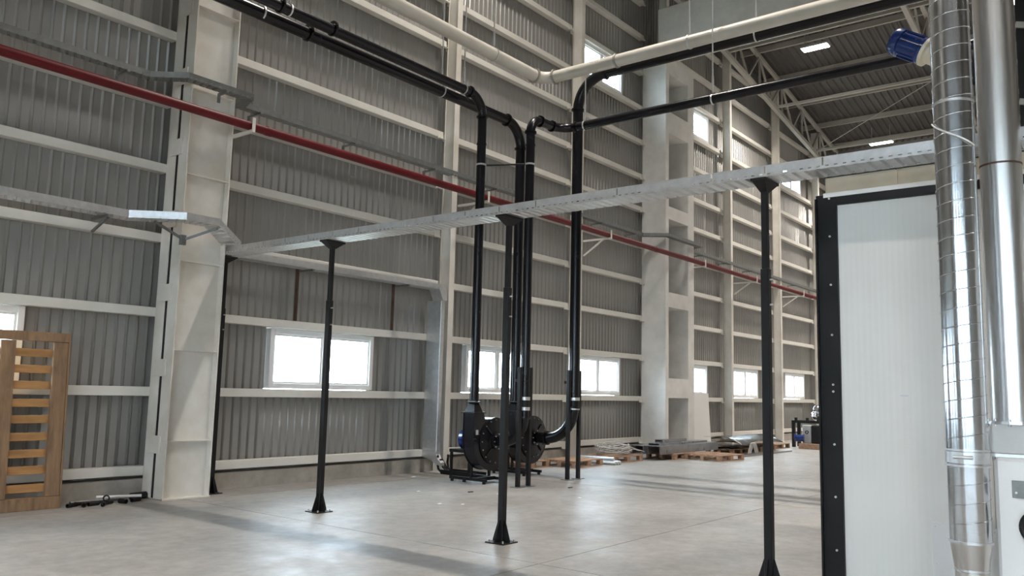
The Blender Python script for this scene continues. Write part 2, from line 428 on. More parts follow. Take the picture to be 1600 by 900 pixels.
# ------------------------------------------------------------------ steel columns of the gable wall
def built_up_column():
    xa, xb = 6.19, 6.90
    t = thing('built_up_column', 'wide cream built-up steel column with slotted side and batten plates behind the red pipe', 'column', (6.55, 11.13, 0))
    zt = deck(6.2)-.2; th = .02
    for ya, yb in ((10.85, 11.09), (11.168, 11.40)):
        for x in (xa, xb-th): obj('flange', box(bmn(), x, x+th, ya, yb, 0, zt, .003), 'column', t)
        ym = (ya+yb)/2
        obj('web', box(bmn(), xa+th, xb-th, ym-.008, ym+.008, 0, zt), 'column', t)
    obj('slot_shade_strip', box(bmn(), xa+.012, xa+.02, 11.091, 11.167, 0, zt), 'blackmatt', t)  # black strip stands in for the darkness inside the open gap
    z = .74
    while z < zt:
        obj('batten_plate', box(bmn(), xa-.020, xa-.001, 10.985, 11.285, z-.12, z+.12, .003), 'column', t)
        z += 1.06
    z = .79
    while z < zt:
        obj('stiffener', box(bmn(), xa+th, xb-th, 10.862, 10.968, z-.007, z+.007), 'column', t)
        z += 1.26
    obj('base_plate', box(bmn(), xa-.0, xb+.02, 10.845, 11.40, 0, .012), 'column', t)
built_up_column()
def slim_column(x, label, z0=0., y0=11.10):
    zt = deck(x+.15)-.1
    t = thing('steel_column', label, 'column', (x+.075, 11.23, z0), None)
    for y in (y0, 11.352): obj('flange', box(bmn(), x, x+.15, y, y+.012, z0, zt, .002), 'column', t)
    obj('web', box(bmn(), x+.035, x+.115, y0+.012, 11.352, z0, zt), 'column', t)
    obj('web_plate', box(bmn(), x+.02, x+.034, y0+.02, 11.34, z0, zt), 'column', t)
    if z0 == 0: obj('base_plate', box(bmn(), x-.05, x+.2, y0-.04, 11.39, 0, .015), 'column', t)
slim_column(12.04, 'slim cream steel column beside the galvanised vertical cable riser')
slim_column(16.62, 'slim cream steel column behind the tall black pipe with the long elbow')
slim_column(25.57, 'slim cream steel column beside the leaning white panels past the concrete column')
slim_column(29.95, 'slim cream steel column behind the dark steel bench')
slim_column(34.4, 'slim cream steel column standing past the last window')
slim_column(21.1, 'short cream steel post standing on top of the concrete column', 11.1)

# ------------------------------------------------------------------ concrete ladder column and beam
t = thing('concrete_column', 'pale concrete ladder column with a row of tall rectangular openings', 'column', (21.1, 11.05, 0))
cx0, cx1, cy0, cy1 = 20.27, 22.0, 10.68, 11.43
ox0, ox1 = 20.45, 21.62
for a, b in ((cx0, ox0), (ox1, cx1)): obj('leg', box(bmn(), a, b, cy0, cy1, 0, 11.1, .012), 'concrete', t)
for z0, z1 in ((0, .12), (1.5, 2.03), (3.97, 4.38), (6.42, 6.78), (8.88, 9.50), (10.62, 11.1)):
    obj('cross_bar', box(bmn(), ox0-.012, ox1+.012, cy0, cy1, z0, z1, .004), 'concrete', t)
single('concrete_beam', box(bmn(), 20.27, 20.95, -6, 10.95, 11.12, 12.52, .02), 'concrete', 'long pale concrete beam resting on the concrete ladder column', 'beam')

# ------------------------------------------------------------------ pipes
def arc_path(pts, br, n=10):
    """split a polyline into straight runs and filleted elbows"""
    pts = [V(p) for p in pts]; runs = []; elbows = []; start = pts[0]
    for i in range(1, len(pts)-1):
        p = pts[i]; a = (pts[i-1]-p).normalized(); b = (pts[i+1]-p).normalized()
        ang = a.angle(b); r = br[i-1] if isinstance(br, (list, tuple)) else br
        tl = r/math.tan(ang/2); A = p+a*tl; B = p+b*tl
        c = p+(a+b).normalized()*(r/math.sin(ang/2))
        u = (A-c).normalized(); w_ = (B-c).normalized(); th = u.angle(w_)
        arc = [c+(u*math.sin(th*(1-k/n))+w_*math.sin(th*k/n))*(r/math.sin(th)) for k in range(n+1)]
        runs.append((start, A)); elbows.append(arc); start = B
    runs.append((start, pts[-1])); return runs, elbows
def pipe(name, label, pts, r, br, m, base, flanges=True, fm=None):
    t = thing(name, label, 'pipe', base)
    runs, elbows = arc_path(pts, br)
    for a, b in runs: obj('pipe_run', cyl(bmn(), a, b, r, 24), m, t)
    for arc in elbows:
        obj('elbow', sweep(bmn(), arc, r*1.01, 24), m, t)
        if flanges:
            for p, q in ((arc[0], arc[1]), (arc[-1], arc[-2])):
                d = (V(q)-V(p)).normalized()
                obj('flange', ring(bmn(), V(p), d, r*.98, r*1.32, .03), fm or m, t)
    return t
def clamp(parent, c, axis, r, m='zinc', name='clamp_band', w_=.03):
    obj(name, ring(bmn(), c, axis, r*1.0, r*1.07+.004, w_), m, parent)
def rodhanger(p, r, ztop, label, axis, m='zinc'):
    t = thing('pipe_hanger', label, 'hanger', (p[0], p[1], p[2]-r), 'pipe hangers')
    obj('ring_clip', ring(bmn(), V(p), axis, r*1.035, r*1.12, .025), m, t)
    obj('rod', cyl(bmn(), (p[0], p[1], p[2]+r*1.05), (p[0], p[1], ztop), .012, 8), m, t)
    obj('turnbuckle', cyl(bmn(), (p[0], p[1], p[2]+r*1.05+.05), (p[0], p[1], p[2]+r+.32), .02, 8), m, t)
AX, AY, BXX, BY = 10.97, 9.44, 12.62, 9.84
rA, rB, rC, rD, rW = .080, .095, .080, .100, .112
pA = pipe('exhaust_pipe', 'black pipe rising from the near blower and turning along the wall', [(AX, AY, 1.40), (AX, AY, 6.81), (-5, AY, 6.86)], rA, .36, 'black', (AX, AY, 1.4))
pB = pipe('exhaust_pipe', 'black pipe rising from the far blower and running behind the near one', [(BXX, BY, 1.40), (BXX, BY, 6.80), (-5, BY, 6.84)], rB, .46, 'black', (BXX, BY, 1.4))
CX, CY = 11.37, 8.65
pC = pipe('suction_pipe', 'black suction pipe with a double bend crossing towards the spiral duct', [(CX, 9.205, .73), (CX, CY, .73), (CX, CY, 6.40), (12.30, CY-.02, 6.42), (12.30, -2.0, 6.40)], rC, [.42, .27, .32], 'black', (CX, CY, .65))
DX, DY = 13.08, 8.80
pD = pipe('suction_pipe', 'tall black suction pipe with a wide low elbow into the far blower', [(DX, 9.605, .72), (DX, DY, .72), (DX, DY, 7.68), (DX+.02, -2.0, 7.66)], rD, [.60, .62], 'black', (DX, DY, .62))
pW = pipe('white_duct_pipe', 'off-white pipe hung above the black pipes with a mitred corner', [(-4, 9.2, 7.55), (12.45, 9.2, 7.56), (12.45, -3.0, 7.56)], rW, .28, 'white_pipe', (12.45, 9.2, 7.45), fm='inox_dull')
for x in (6.6, 7.53): obj('flange', ring(bmn(), (x, AY, 6.84), (1, 0, 0), rA, rA*1.45, .03), 'black', pA)
obj('flange', ring(bmn(), (7.39, BY, 6.83), (1, 0, 0), rB, rB*1.4, .03), 'black', pB)
for y in (7.55, 2.2): obj('flange', ring(bmn(), (12.45, y, 7.56), (0, 1, 0), rW*.98, rW*1.16, .04), 'inox_dull', pW)
clamp(pA, (AX, AY, 5.57), (0, 0, 1), rA); clamp(pC, (CX, CY, 5.55), (0, 0, 1), rC)
clamp(pA, (AX, AY, 5.95), (0, 0, 1), rA, 'black'); clamp(pC, (CX, CY, 5.9), (0, 0, 1), rC, 'black')
single('brace_rod', cyl(bmn(), (AX+.05, AY-.09, 5.56), (CX-.05, CY+.09, 5.56), .016, 8), 'blackmatt', 'thin black rod bracing two tall black pipes together', 'rod')
for p, X, Y, r in ((pC, CX, CY, rC), (pD, DX, DY, rD)):
    for z in (1.30, 1.47): clamp(p, (X, Y, z), (0, 0, 1), r*1.02, 'zinc', 'hose_clamp', .055)
    obj('rubber_sleeve', ring(bmn(), (X, Y, 1.385), (0, 0, 1), r, r*1.05, .24), 'blackmatt', p)
rodhanger((10.31, BY, 6.815), rB, deck(10.3), 'zinc rod hanger around the rear black pipe', (1, 0, 0))
rodhanger((10.45, AY, 6.813), rA, deck(10.4), 'zinc rod hanger around the front black pipe just before its elbow', (1, 0, 0))
rodhanger((6.58, BY, 6.826), rB, deck(6.6), 'zinc rod hanger on the rear black pipe in front of the built-up column', (1, 0, 0))
rodhanger((6.75, AY, 6.823), rA, deck(6.7), 'zinc rod hanger on the front black pipe in front of the built-up column', (1, 0, 0))
rodhanger((10.95, 9.2, 7.56), rW, deck(10.9), 'zinc wire hanger on the off-white pipe along the wall', (1, 0, 0))
rodhanger((12.45, 6.12, 7.56), rW, deck(12.4), 'zinc strap hanger on the crosswise off-white pipe', (0, 1, 0))
rodhanger((12.30, 5.63, 6.40), rC, deck(12.3), 'long bright strap hanger holding the lower crosswise black pipe', (0, 1, 0))
rodhanger((12.30, 8.12, 6.41), rC, 7.30, 'short clip hanger on the lower black pipe beside the tall suction pipe', (0, 1, 0))
rodhanger((DX+.01, 5.2, 7.67), rD, deck(13), 'clip hanger on the upper crosswise black pipe', (0, 1, 0))

# red pipe with brackets
red = thing('fire_pipe', 'long dark red fire pipe running in front of the wall columns', 'pipe', (6, 10.4, 5.28))
xs = [-8]+[1.2+6*k for k in range(0, 6)]+[36.3]
for a, b in zip(xs[:-1], xs[1:]): obj('pipe_run', cyl(bmn(), (a, 10.4, 5.355), (b, 10.4, 5.355), .066, 20), 'red', red)
for x in xs[1:-1]: obj('coupling', cyl(bmn(), (x-.05, 10.4, 5.355), (x+.05, 10.4, 5.355), .071, 20), 'red', red)
def red_bracket(x, yb, label):
    t = thing('pipe_bracket', label, 'bracket', (x, yb, 5.2), 'brackets carrying the red pipe')
    obj('arm', box(bmn(), x-.025, x+.025, 10.31, yb, 5.245, 5.285), 'girt', t)
    obj('end_stop', box(bmn(), x-.025, x+.025, 10.30, 10.31, 5.245, 5.46), 'girt', t)
    if yb > 11: obj('diagonal_strut', bar(bmn(), (x, 10.55, 5.245), (x, yb-.01, 4.90), .035), 'girt', t)
red_bracket(6.88, 10.85, 'white pipe bracket on the built-up column')
red_bracket(12.24, 11.10, 'white strutted pipe bracket beside the cable riser column')
red_bracket(16.82, 11.10, 'white strutted pipe bracket behind the tall suction pipe')
red_bracket(21.97, 10.68, 'white pipe bracket on the concrete ladder column')
red_bracket(25.77, 11.10, 'white strutted pipe bracket past the concrete column')
red_bracket(30.15, 11.10, 'white strutted pipe bracket above the dark steel bench')

# ------------------------------------------------------------------ cable trays
def rail(bm, a, b, h, per=.07, hole=.03, slot=0.):
    """perforated upright strip from a to b with a small inward lip"""
    a = V(a); b = V(b); L = (b-a).length; d = (b-a).normalized(); Z = V((0, 0, 1))
    z1, z2 = h*.12, h*.12+.014
    cuts = [0]+([s*slot for s in range(1, int(L/slot)+1) if s*slot < L-.02] if slot else [])
    def q(u0, u1, za, zb): poly3(bm, (a+d*u0+Z*za, a+d*u1+Z*za, a+d*u1+Z*zb, a+d*u0+Z*zb))
    q(0, L, 0, z1); u = .02
    n = max(1, int((L-.04)/per)); st = L/n; e = 0
    for i in range(n):
        m = (i+.5)*st; q(e, m-hole/2, z1, z2); e = m+hole/2
    q(e, L, z1, z2)
    if slot:
        e = 0
        for c in cuts[1:]:
            q(e, c-.007, z2, h*.92); e = c+.007
        q(e, L, z2, h*.92); q(0, L, h*.92, h)
    else: q(0, L, z2, h)
def tray(path, w_, h, label, name='cable_tray', m='zinc', slot=0., ribs=True, per=.10):
    P = [V(p) for p in path]; n = len(P)
    t = thing(name, label, 'cable tray', tuple(P[0]))
    nor = []
    for a, b in zip(P[:-1], P[1:]):
        d = (b-a); d.z = 0; d.normalize(); nor.append(V((-d.y, d.x, 0)))
    Lp, Rp = [], []
    for i, p in enumerate(P):
        if i == 0: o = nor[0]
        elif i == n-1: o = nor[-1]
        else:
            o = (nor[i-1]+nor[i]).normalized(); o = o/max(.3, o.dot(nor[i]))
        Lp.append(p+o*w_/2); Rp.append(p-o*w_/2)
    for i in range(n-1):
        for S in (Lp, Rp):
            bm = bmn(); rail(bm, S[i], S[i+1], h, slot=slot); obj('side_rail', bm, m, t, solid=.003)
        bm = bmn(); L = (P[i+1]-P[i]).length; k = max(1, int(L/per)); rows = []
        for j in range(k):
            for tt, dz in ((0, 0), (.55, 0), (.65, .018), (.9, .018)):
                rows.append(((j+tt)/k, dz, tt))
        rows.append((1, 0, 0)); prev = None
        vs = [0, .14, .2, .47, .53, .8, .86, 1]
        for u, dz, tt in rows:
            cur = [bm.verts.new((Lp[i].lerp(Lp[i+1], u)).lerp(Rp[i].lerp(Rp[i+1], u), v)+V((0, 0, dz))) for v in vs]
            if prev:
                for c in range(len(vs)-1):
                    bm.faces.new((prev[c], prev[c+1], cur[c+1], cur[c]))
            prev = cur
        # punch slots: drop a thin slice of each flat
        obj('tray_bottom', bm, m, t, solid=.003)
    return t
TZ = 3.515
tray([(7.10, 11.0, TZ), (7.10, 7.7, TZ), (7.10, 4.7, TZ), (7.10, 1.7, TZ), (7.10, -2.5, TZ)], .30, .10, 'wide galvanised cable tray carried on black floor posts', slot=.5)
tray([(-6, 11.08, 3.80), (5.52, 11.08, 3.80), (6.05, 10.53, 3.80), (6.46, 10.53, 3.80), (7.02, 10.86, 3.60)], .26, .10, 'galvanised cable tray bending round the built-up column at bracket height')
tray([(7.26, 11.10, TZ-.01), (11.62, 11.10, TZ-.01)], .27, .10, 'galvanised cable tray along the wall above the first double window')
UZ = 5.86
tray([(-6, 11.14, UZ), (5.70, 11.14, UZ), (6.05, 10.72, UZ), (7.02, 10.72, UZ), (7.16, 11.14, UZ), (19.75, 11.14, UZ), (20.15, 10.56, UZ), (22.1, 10.56, UZ), (22.4, 11.14, UZ), (36.2, 11.14, UZ)], .16, .085, 'narrow upper cable tray running high along the wall past every column', m='zinc_dull')
def arm_bracket(x, y0, y1, z, label, group, drop=.0, m='zinc_dull'):
    t = thing('tray_bracket', label, 'bracket', (x, y1, z-.1), group)
    obj('arm', box(bmn(), x-.02, x+.02, y0, y1, z-.03, z-.001), m, t)
    obj('wall_foot', box(bmn(), x-.02, x+.02, y1-.025, y1, z-.14, z-.03), m, t)
for x in (1.5, 3.4, 5.35, 7.5, 9.45, 11.5, 13.4, 15.3, 17.6, 19.3, 23.4, 25.2, 27.2, 29.2, 31.5):
    arm_bracket(x, 11.04, 11.40, UZ, 'small arm bracket under the narrow upper cable tray', 'arm brackets under the upper cable tray')
arm_bracket(6.62, 10.62, 10.86, UZ, 'small arm bracket holding the upper tray off the built-up column', 'column tray brackets')
for x in (1.2, 3.2, 5.2):
    t = thing('tray_bracket', 'dark strutted bracket under the lower tray left of the built-up column', 'bracket', (x, 11.4, 3.5), 'strutted brackets under the lower tray')
    obj('arm', box(bmn(), x-.02, x+.02, 10.93, 11.40, 3.755, 3.790), 'zinc_dull', t)
    obj('diagonal_strut', bar(bmn(), (x, 10.97, 3.755), (x, 11.39, 3.60), .03), 'zinc_dull', t)
t = thing('tray_bracket', 'forked bracket holding the lower tray off the built-up column', 'bracket', (6.25, 10.85, 3.5))
obj('arm', bar(bmn(), (5.75, 10.78, 3.77), (6.22, 10.84, 3.60), .03), 'zinc_dull', t); obj('arm', bar(bmn(), (6.50, 10.45, 3.77), (6.22, 10.84, 3.60), .03), 'zinc_dull', t)
obj('wall_foot', box(bmn(), 6.16, 6.24, 10.80, 10.85, 3.52, 3.66), 'zinc_dull', t)
for x, lab in ((8.62, 'rusty angle post hanging between the girts under the wall tray near the black floor post'), (10.82, 'rusty angle post hanging between the girts beside the cable riser')):
    t = thing('angle_post', lab, 'post', (x, 11.36, 2.66))
    obj('leg_plate', box(bmn(), x-.035, x+.035, 11.385, 11.395, 2.66, 3.61), 'rust', t); obj('side_plate', box(bmn(), x-.035, x-.027, 11.325, 11.385, 2.66, 3.61), 'rust', t)
    obj('arm', box(bmn(), x-.02, x+.02, 10.97, 11.325, TZ-.045, TZ-.013), 'zinc_dull', t)

# vertical cable riser at the slim column
t = thing('cable_riser', 'closed galvanised cable riser dropping beside the slim column', 'cable riser', (11.80, 11.2, .3))
obj('cover', box(bmn(), 11.75, 11.86, 11.02, 11.385, .42, 3.30, .006), 'zinc', t)
b = bmn(); prism(b, [(11.64, 3.61), (11.64, 3.50), (11.75, 3.30), (11.86, 3.30), (11.86, 3.44), (11.78, 3.61)], 10.97, 11.24); obj('top_bend', b, 'zinc', t)
b = bmn()
pf = [(11.385, .42), (11.02, .42), (11.02, .36), (10.98, .28), (10.90, .22), (10.90, .16), (11.02, .18), (11.15, .25), (11.385, .30)]
A = [b.verts.new((11.75, y, z)) for y, z in pf]; B = [b.verts.new((11.86, y, z)) for y, z in pf]
b.faces.new(A); b.faces.new(B[::-1])
for i in range(len(pf)): b.faces.new((A[i], B[i], B[(i+1) % len(pf)], A[(i+1) % len(pf)]))
bmesh.ops.recalc_face_normals(b, faces=b.faces[:]); obj('bottom_bend', b, 'zinc', t)
t = thing('floor_cable_channel', 'black cable channel running over the floor from the riser to the blower', 'cable channel', (11.8, 10.7, 0))
for x in (11.84, 12.12):
    obj('side_rail', box(bmn(), x-.012, x+.012, 10.08, 10.97, .012, .085), 'blackmatt', t)
    obj('end_loop', sweep(bmn(), [(x, 10.97, .05), (x, 11.03, .09), (x, 11.06, .20), (x-.03, 11.02, .30), (x-.08, 10.98, .34)], .022, 8), 'blackmatt', t)
obj('channel_bottom', box(bmn(), 11.84, 12.12, 10.08, 10.97, .0, .012), 'blackmatt', t)
for k in range(3): obj('cable', sweep(bmn(), [(11.80+.03*k, 10.96, .28), (11.86+.05*k, 10.94, .13), (11.90+.06*k, 10.86, .04), (11.90+.06*k, 10.12, .03)], .015, 8), 'blackmatt', t)

# ------------------------------------------------------------------ floor posts under the tray
def floor_post(y, label):
    x = 7.10
    t = thing('tray_post', label, 'post', (x, y, 0))
    obj('sleeve', box(bmn(), x-.035, x+.035, y-.035, y+.035, .012, 2.72, .004), 'blackmatt', t)
    obj('inner_tube', box(bmn(), x-.027, x+.027, y-.027, y+.027, 2.72, 3.46, .003), 'blackmatt', t)
    obj('base_plate', box(bmn(), x-.125, x+.125, y-.125, y+.125, 0, .012, .002), 'blackmatt', t)
    for dx, dy in ((1, 0), (-1, 0), (0, 1), (0, -1)):
        g = bmn(); n = V((-dy, dx, 0))*.004; d = V((dx, dy, 0)); c = V((x, y, 0))
        tri = [c+d*.035+V((0, 0, .012)), c+d*.115+V((0, 0, .012)), c+d*.115+V((0, 0, .03)), c+d*.045+V((0, 0, .24)), c+d*.035+V((0, 0, .24))]
        A = [g.verts.new(p+n) for p in tri]; B = [g.verts.new(p-n) for p in tri]; g.faces.new(A); g.faces.new(B[::-1])
        for i in range(5): g.faces.new((A[i], B[i], B[(i+1) % 5], A[(i+1) % 5]))
        bmesh.ops.recalc_face_normals(g, faces=g.faces[:]); obj('gusset', g, 'blackmatt', t)
    for dx in (-1, 1):
        for dy in (-1, 1): obj('anchor_bolt', cyl(bmn(), (x+dx*.095, y+dy*.095, .012), (x+dx*.095, y+dy*.095, .035), .009, 8), 'zinc', t)
    h = bmn(); A = [h.verts.new((x+a*.03, y+b*.03, 3.41)) for a, b in ((-1, -1), (1, -1), (1, 1), (-1, 1))]; B = [h.verts.new((x+a*.15, y+b*.06, 3.49)) for a, b in ((-1, -1), (1, -1), (1, 1), (-1, 1))]
    h.faces.new(A[::-1]); h.faces.new(B)
    for i in range(4): h.faces.new((A[i], A[(i+1) % 4], B[(i+1) % 4], B[i]))
    obj('head_bracket', h, 'blackmatt', t)
    obj('head_plate', box(bmn(), x-.16, x+.16, y-.07, y+.07, 3.49, 3.512), 'blackmatt', t)
    for z in (2.40, 2.62): obj('clamp_bolt', cyl(bmn(), (x, y-.035, z), (x, y-.065, z), .009, 8), 'zinc', t)
floor_post(11.14, 'black floor post of the cable tray standing against the built-up column')
floor_post(8.67, 'black floor post of the cable tray in front of the first double window')
floor_post(5.67, 'black floor post of the cable tray in front of the blowers')
floor_post(2.76, 'black floor post of the cable tray beside the white cabin')

# ------------------------------------------------------------------ blowers
def scroll(cx, cz):
    P = [(cx-.54, cz+.48), (cx-.29, cz+.48)]
    for k in range(0, 31):
        th = math.radians(128-k*10.27); r = .38+.16*k/30
        P.append((cx+r*math.cos(th), cz+r*math.sin(th)))
    return P
def blower(x, yf, label, first):
    z = .72
    t = thing('blower', label, 'blower', (x, yf+.3, 0), 'black centrifugal blowers')
    yf += .04; yb = yf+.24
    c = bmn(); prism(c, scroll(x, z), yf, yb); casing = obj('casing', c, 'black', t)
    f = bmn(); prism(f, [(x+(px-x)*1.02, z+(pz-z)*1.02) for px, pz in scroll(x, z)], yf-.006, yf+.012); obj('seam_flange', f, 'black', t)
    f = bmn(); prism(f, [(x+(px-x)*1.02, z+(pz-z)*1.02) for px, pz in scroll(x, z)], yb-.012, yb+.006); obj('seam_flange', f, 'black', t)
    d = bmn(); lathe(d, [(.40, 0), (.40, .02), (.38, .03), (.2, .035), (.13, .07), (.13, .09)], (x, yf-.006, z), (0, -1, 0), 32); front = obj('front_cover', d, 'black', t)
    for k in range(16):
        a = 2*PI*k/16; p = (x+.365*math.cos(a), yf-.036, z+.365*math.sin(a))
        obj('bolt', cyl(bmn(), p, (p[0], p[1]-.014, p[2]), .012, 6), 'zinc_dull', front)
    for k in range(4):
        a = PI/4+PI/2*k; obj('rib', bar(bmn(), (x+.15*math.cos(a), yf-.05, z+.15*math.sin(a)), (x+.34*math.cos(a), yf-.04, z+.34*math.sin(a)), .03), 'black', front)
    fl = obj('inlet_flange', ring(bmn(), (x, yf-.10, z), (0, 1, 0), .08, .155, .025, 24), 'black', t)
    for k in range(8):
        a = 2*PI*k/8; obj('bolt', cyl(bmn(), (x+.125*math.cos(a), yf-.112, z+.125*math.sin(a)), (x+.125*math.cos(a), yf-.128, z+.125*math.sin(a)), .010, 6), 'zinc', fl)
    ox = x-.42; oy = yf+.12
    obj('outlet_flange', box(bmn(), ox-.155, ox+.155, oy-.15, oy+.15, 1.20, 1.222), 'blackmatt', t)
    cn = bmn(); A = [cn.verts.new((ox+a*.11, oy+b*.11, 1.222)) for a, b in ((-1, -1), (1, -1), (1, 1), (-1, 1))]
    B = [cn.verts.new((ox+a*.06, oy+b*.06, 1.375)) for a, b in ((-1, -1), (1, -1), (1, 1), (-1, 1))]
    cn.faces.new(A[::-1]); cn.faces.new(B)
    for i in range(4): cn.faces.new((A[i], A[(i+1) % 4], B[(i+1) % 4], B[i]))
    obj('outlet_cone', cn, 'black', t)
    obj('outlet_collar', ring(bmn(), (ox, oy, 1.385), (0, 0, 1), .03, .125, .02), 'blackmatt', t)
    mo = bmn(); lathe(mo, [(.10, 0), (.19, .0), (.19, .03), (.165, .04), (.165, .34), (.18, .35), (.18, .43), (.13, .46)], (x, yb+.006, z), (0, 1, 0), 24); motor = obj('motor', mo, 'blue', t, label='bright blue electric motor')
    for k in range(14):
        a = 2*PI*k/14; r = .175
        obj('cooling_fin', bar(bmn(), (x+r*math.cos(a), yb+.06, z+r*math.sin(a)), (x+r*math.cos(a), yb+.33, z+r*math.sin(a)), .018), 'blue', motor)
    obj('terminal_box', box(bmn(), x-.06, x+.06, yb+.15, yb+.30, z+.165, z+.25, .008), 'blue', motor)
    s = bmn(); ym = yb+.52
    for sx in (-1, 1):
        for y in (yb+.05, ym): obj('stand_leg', box(bmn(), x+sx*.24-.02, x+sx*.24+.02, y-.02, y+.02, .06, .50), 'blackmatt', t)
        obj('stand_rail', box(bmn(), x+sx*.24-.025, x+sx*.24+.025, yf-.05, ym+.02, .04, .09), 'blackmatt', t)
        for y in (yf, yf+.45, ym-.03): obj('rubber_foot', cyl(bmn(), (x+sx*.24, y, 0), (x+sx*.24, y, .04), .03, 10), 'blackmatt', t)
    obj('stand_top', box(bmn(), x-.27, x+.27, yb+.02, ym+.03, .50, .555), 'blackmatt', t)
    obj('stand_crossbar', box(bmn(), x-.24, x+.24, yf+.14, yf+.18, .04, .10), 'blackmatt', t)
    obj('rating_plate', box(bmn(), x-.50, x-.44, yf-.014, yf-.007, .84, .92), 'grey', t)
blower(11.39, 9.28, 'black centrifugal blower with blue motor beside the floor cable channel', True)
blower(13.04, 9.68, 'black centrifugal blower fed by the wide low elbow', False)

def pipe_stand(xa, xb, y, zt, label):
    t = thing('pipe_stand', label, 'pipe stand', ((xa+xb)/2, y, 0), 'pipe stands')
    for x in (xa, xb):
        obj('leg', box(bmn(), x-.032, x+.032, y-.032, y+.032, .01, zt, .003), 'blackmatt', t)
        obj('base_plate', box(bmn(), x-.10, x+.10, y-.08, y+.08, 0, .010), 'zinc_dull', t)
    obj('clamp_bar', box(bmn(), xa+.032, xb-.032, y+.085 if xb-xa < .3 else y+.105, y+.125, zt-.25, zt-.20), 'blackmatt', t)
pipe_stand(CX-.145, CX+.145, CY, 2.0, 'pair of black posts clasping the suction pipe of the near blower')
pipe_stand(DX-.175, DX+.175, DY, 2.0, 'pair of black posts clasping the tall suction pipe with the wide elbow')

# ------------------------------------------------------------------ white cabin with black frame
CXF = 7.60
t = thing('white_cabin', 'white panelled cabin with black bolted corner frame', 'cabin', (9.2, 0, 0))
yr = 2.29
for k in range(5):
    a = yr-1.15*(k+1); b = yr-1.15*k
    pn = bmn(); n = 23; prev = None
    box(pn, CXF+.02, CXF+.10, a+.002, b-.002, 0.02, 3.36)
    obj('wall_panel', pn, 'panel', t)
pn = bmn()
obj('corner_post', box(bmn(), CXF-.012, CXF+.14, 2.29, 2.47, 0, 3.44, .004), 'blackmatt', t)
obj('post_lip', box(bmn(), CXF-.05, CXF-.012, 2.455, 2.47, 0, 3.40), 'blackmatt', t)
for z in (.30, .75, 1.2, 1.66, 1.72, 2.16, 2.61, 3.05, 3.40): obj('bolt', cyl(bmn(), (CXF-.012, 2.35, z), (CXF-.022, 2.35, z), .010, 8), 'zinc', t)
obj('top_band', box(bmn(), CXF-.012, CXF+.14, -3.5, 2.29, 3.335, 3.41), 'blackmatt', t)
obj('top_cap', box(bmn(), CXF-.02, CXF+.16, -3.5, 2.40, 3.411, 3.45), 'white', t)
obj('side_wall', box(bmn(), CXF+.14, 10.8, 2.35, 2.45, 0, 3.42), 'panel', t)
obj('roof_panel', box(bmn(), CXF+.14, 10.8, -3.5, 2.35, 3.36, 3.45), 'panel', t)
for k in range(8):
    a = 2.43-.62*(k+1); obj('roof_upstand', box(bmn(), 7.73, 7.79, a+.004, a+.616, 3.452, 3.63, .003), 'beige', t)
    obj('upstand_joint', box(bmn(), 7.715, 7.729, a-.012, a+.012, 3.455, 3.62), 'beige', t)
obj('dark_gutter', box(bmn(), 7.70, 7.80, -3.5, 2.43, 3.631, 3.665), 'blackmatt', t)
obj('access_plate', box(bmn(), CXF+.008, CXF+.019, .75, 1.60, .05, .62, .002), 'white', t)
for y, z in ((1.57, .59), (1.57, .30), (1.15, .59)): obj('rivet', cyl(bmn(), (CXF+.008, y, z), (CXF+.003, y, z), .006, 6), 'zinc', t)
obj('wall_tag', box(bmn(), CXF+.015, CXF+.019, 1.74, 1.81, 1.63, 1.642), 'zinc', t)

# ------------------------------------------------------------------ spiral duct, stainless pipe and the white unit under it
SX, SY, SR = 6.55, 1.135, .131
t = thing('spiral_duct', 'galvanised spiral duct standing in front of the white cabin', 'duct', (SX, SY, 0))
obj('upper_tube', sweep(bmn(), [(SX, SY, 1.24), (SX, SY, 6.2)], SR, 40), 'duct', t)
obj('lower_tube', sweep(bmn(), [(SX, SY, .66), (SX, SY, 1.20)], SR*.99, 40), 'duct', t)
def helix(bm, z0, z1, pitch, r, rr):
    n = int((z1-z0)/pitch*28); pts = []
    for i in range(n+1):
        a = 2*PI*i/28
        pts.append((SX+r*math.cos(a), SY+r*math.sin(a), z0+(z1-z0)*i/n))
    return sweep(bm, pts, rr, 6)
obj('spiral_seam', helix(bmn(), 1.30, 6.15, .126, SR+.0008, .0042), 'duct', t)
obj('spiral_seam', helix(bmn(), .72, 1.16, .126, SR*.99+.0008, .0036), 'duct', t)
obj('joint_band', ring(bmn(), (SX, SY, 1.22), (0, 0, 1), SR*.9, SR*1.05, .075, 40), 'zinc', t)
for z in (1.165, 1.27): obj('joint_lip', ring(bmn(), (SX, SY, z), (0, 0, 1), SR*.95, SR*1.08, .012, 40), 'zinc', t)
obj('clamp_bolt', cyl(bmn(), (SX-.15, SY+.06, 1.225), (SX-.15, SY-.06, 1.225), .012, 8), 'zinc', t)
obj('joint_lip', ring(bmn(), (SX, SY, 3.74), (0, 0, 1), SR*.95, SR*1.05, .016, 40), 'zinc', t)
obj('reducer', sweep(bmn(), [(SX, SY, .66), (SX, SY, .47)], SR, 40, radii=[SR*1.0, SR*.80]), 'inox', t)
for z, r in ((.655, SR), (.47, SR*.80)): obj('joint_lip', ring(bmn(), (SX, SY, z), (0, 0, 1), r*.95, r*1.05, .014, 40), 'zinc', t)
obj('bottom_tube', sweep(bmn(), [(SX, SY, .46), (SX, SY, .10)], SR*.79, 32), 'inox', t)
obj('floor_flange', box(bmn(), SX-.2, SX+.2, SY-.13, SY+.2, 0, .10), 'inox', t)
bm = bmn(); pts = []
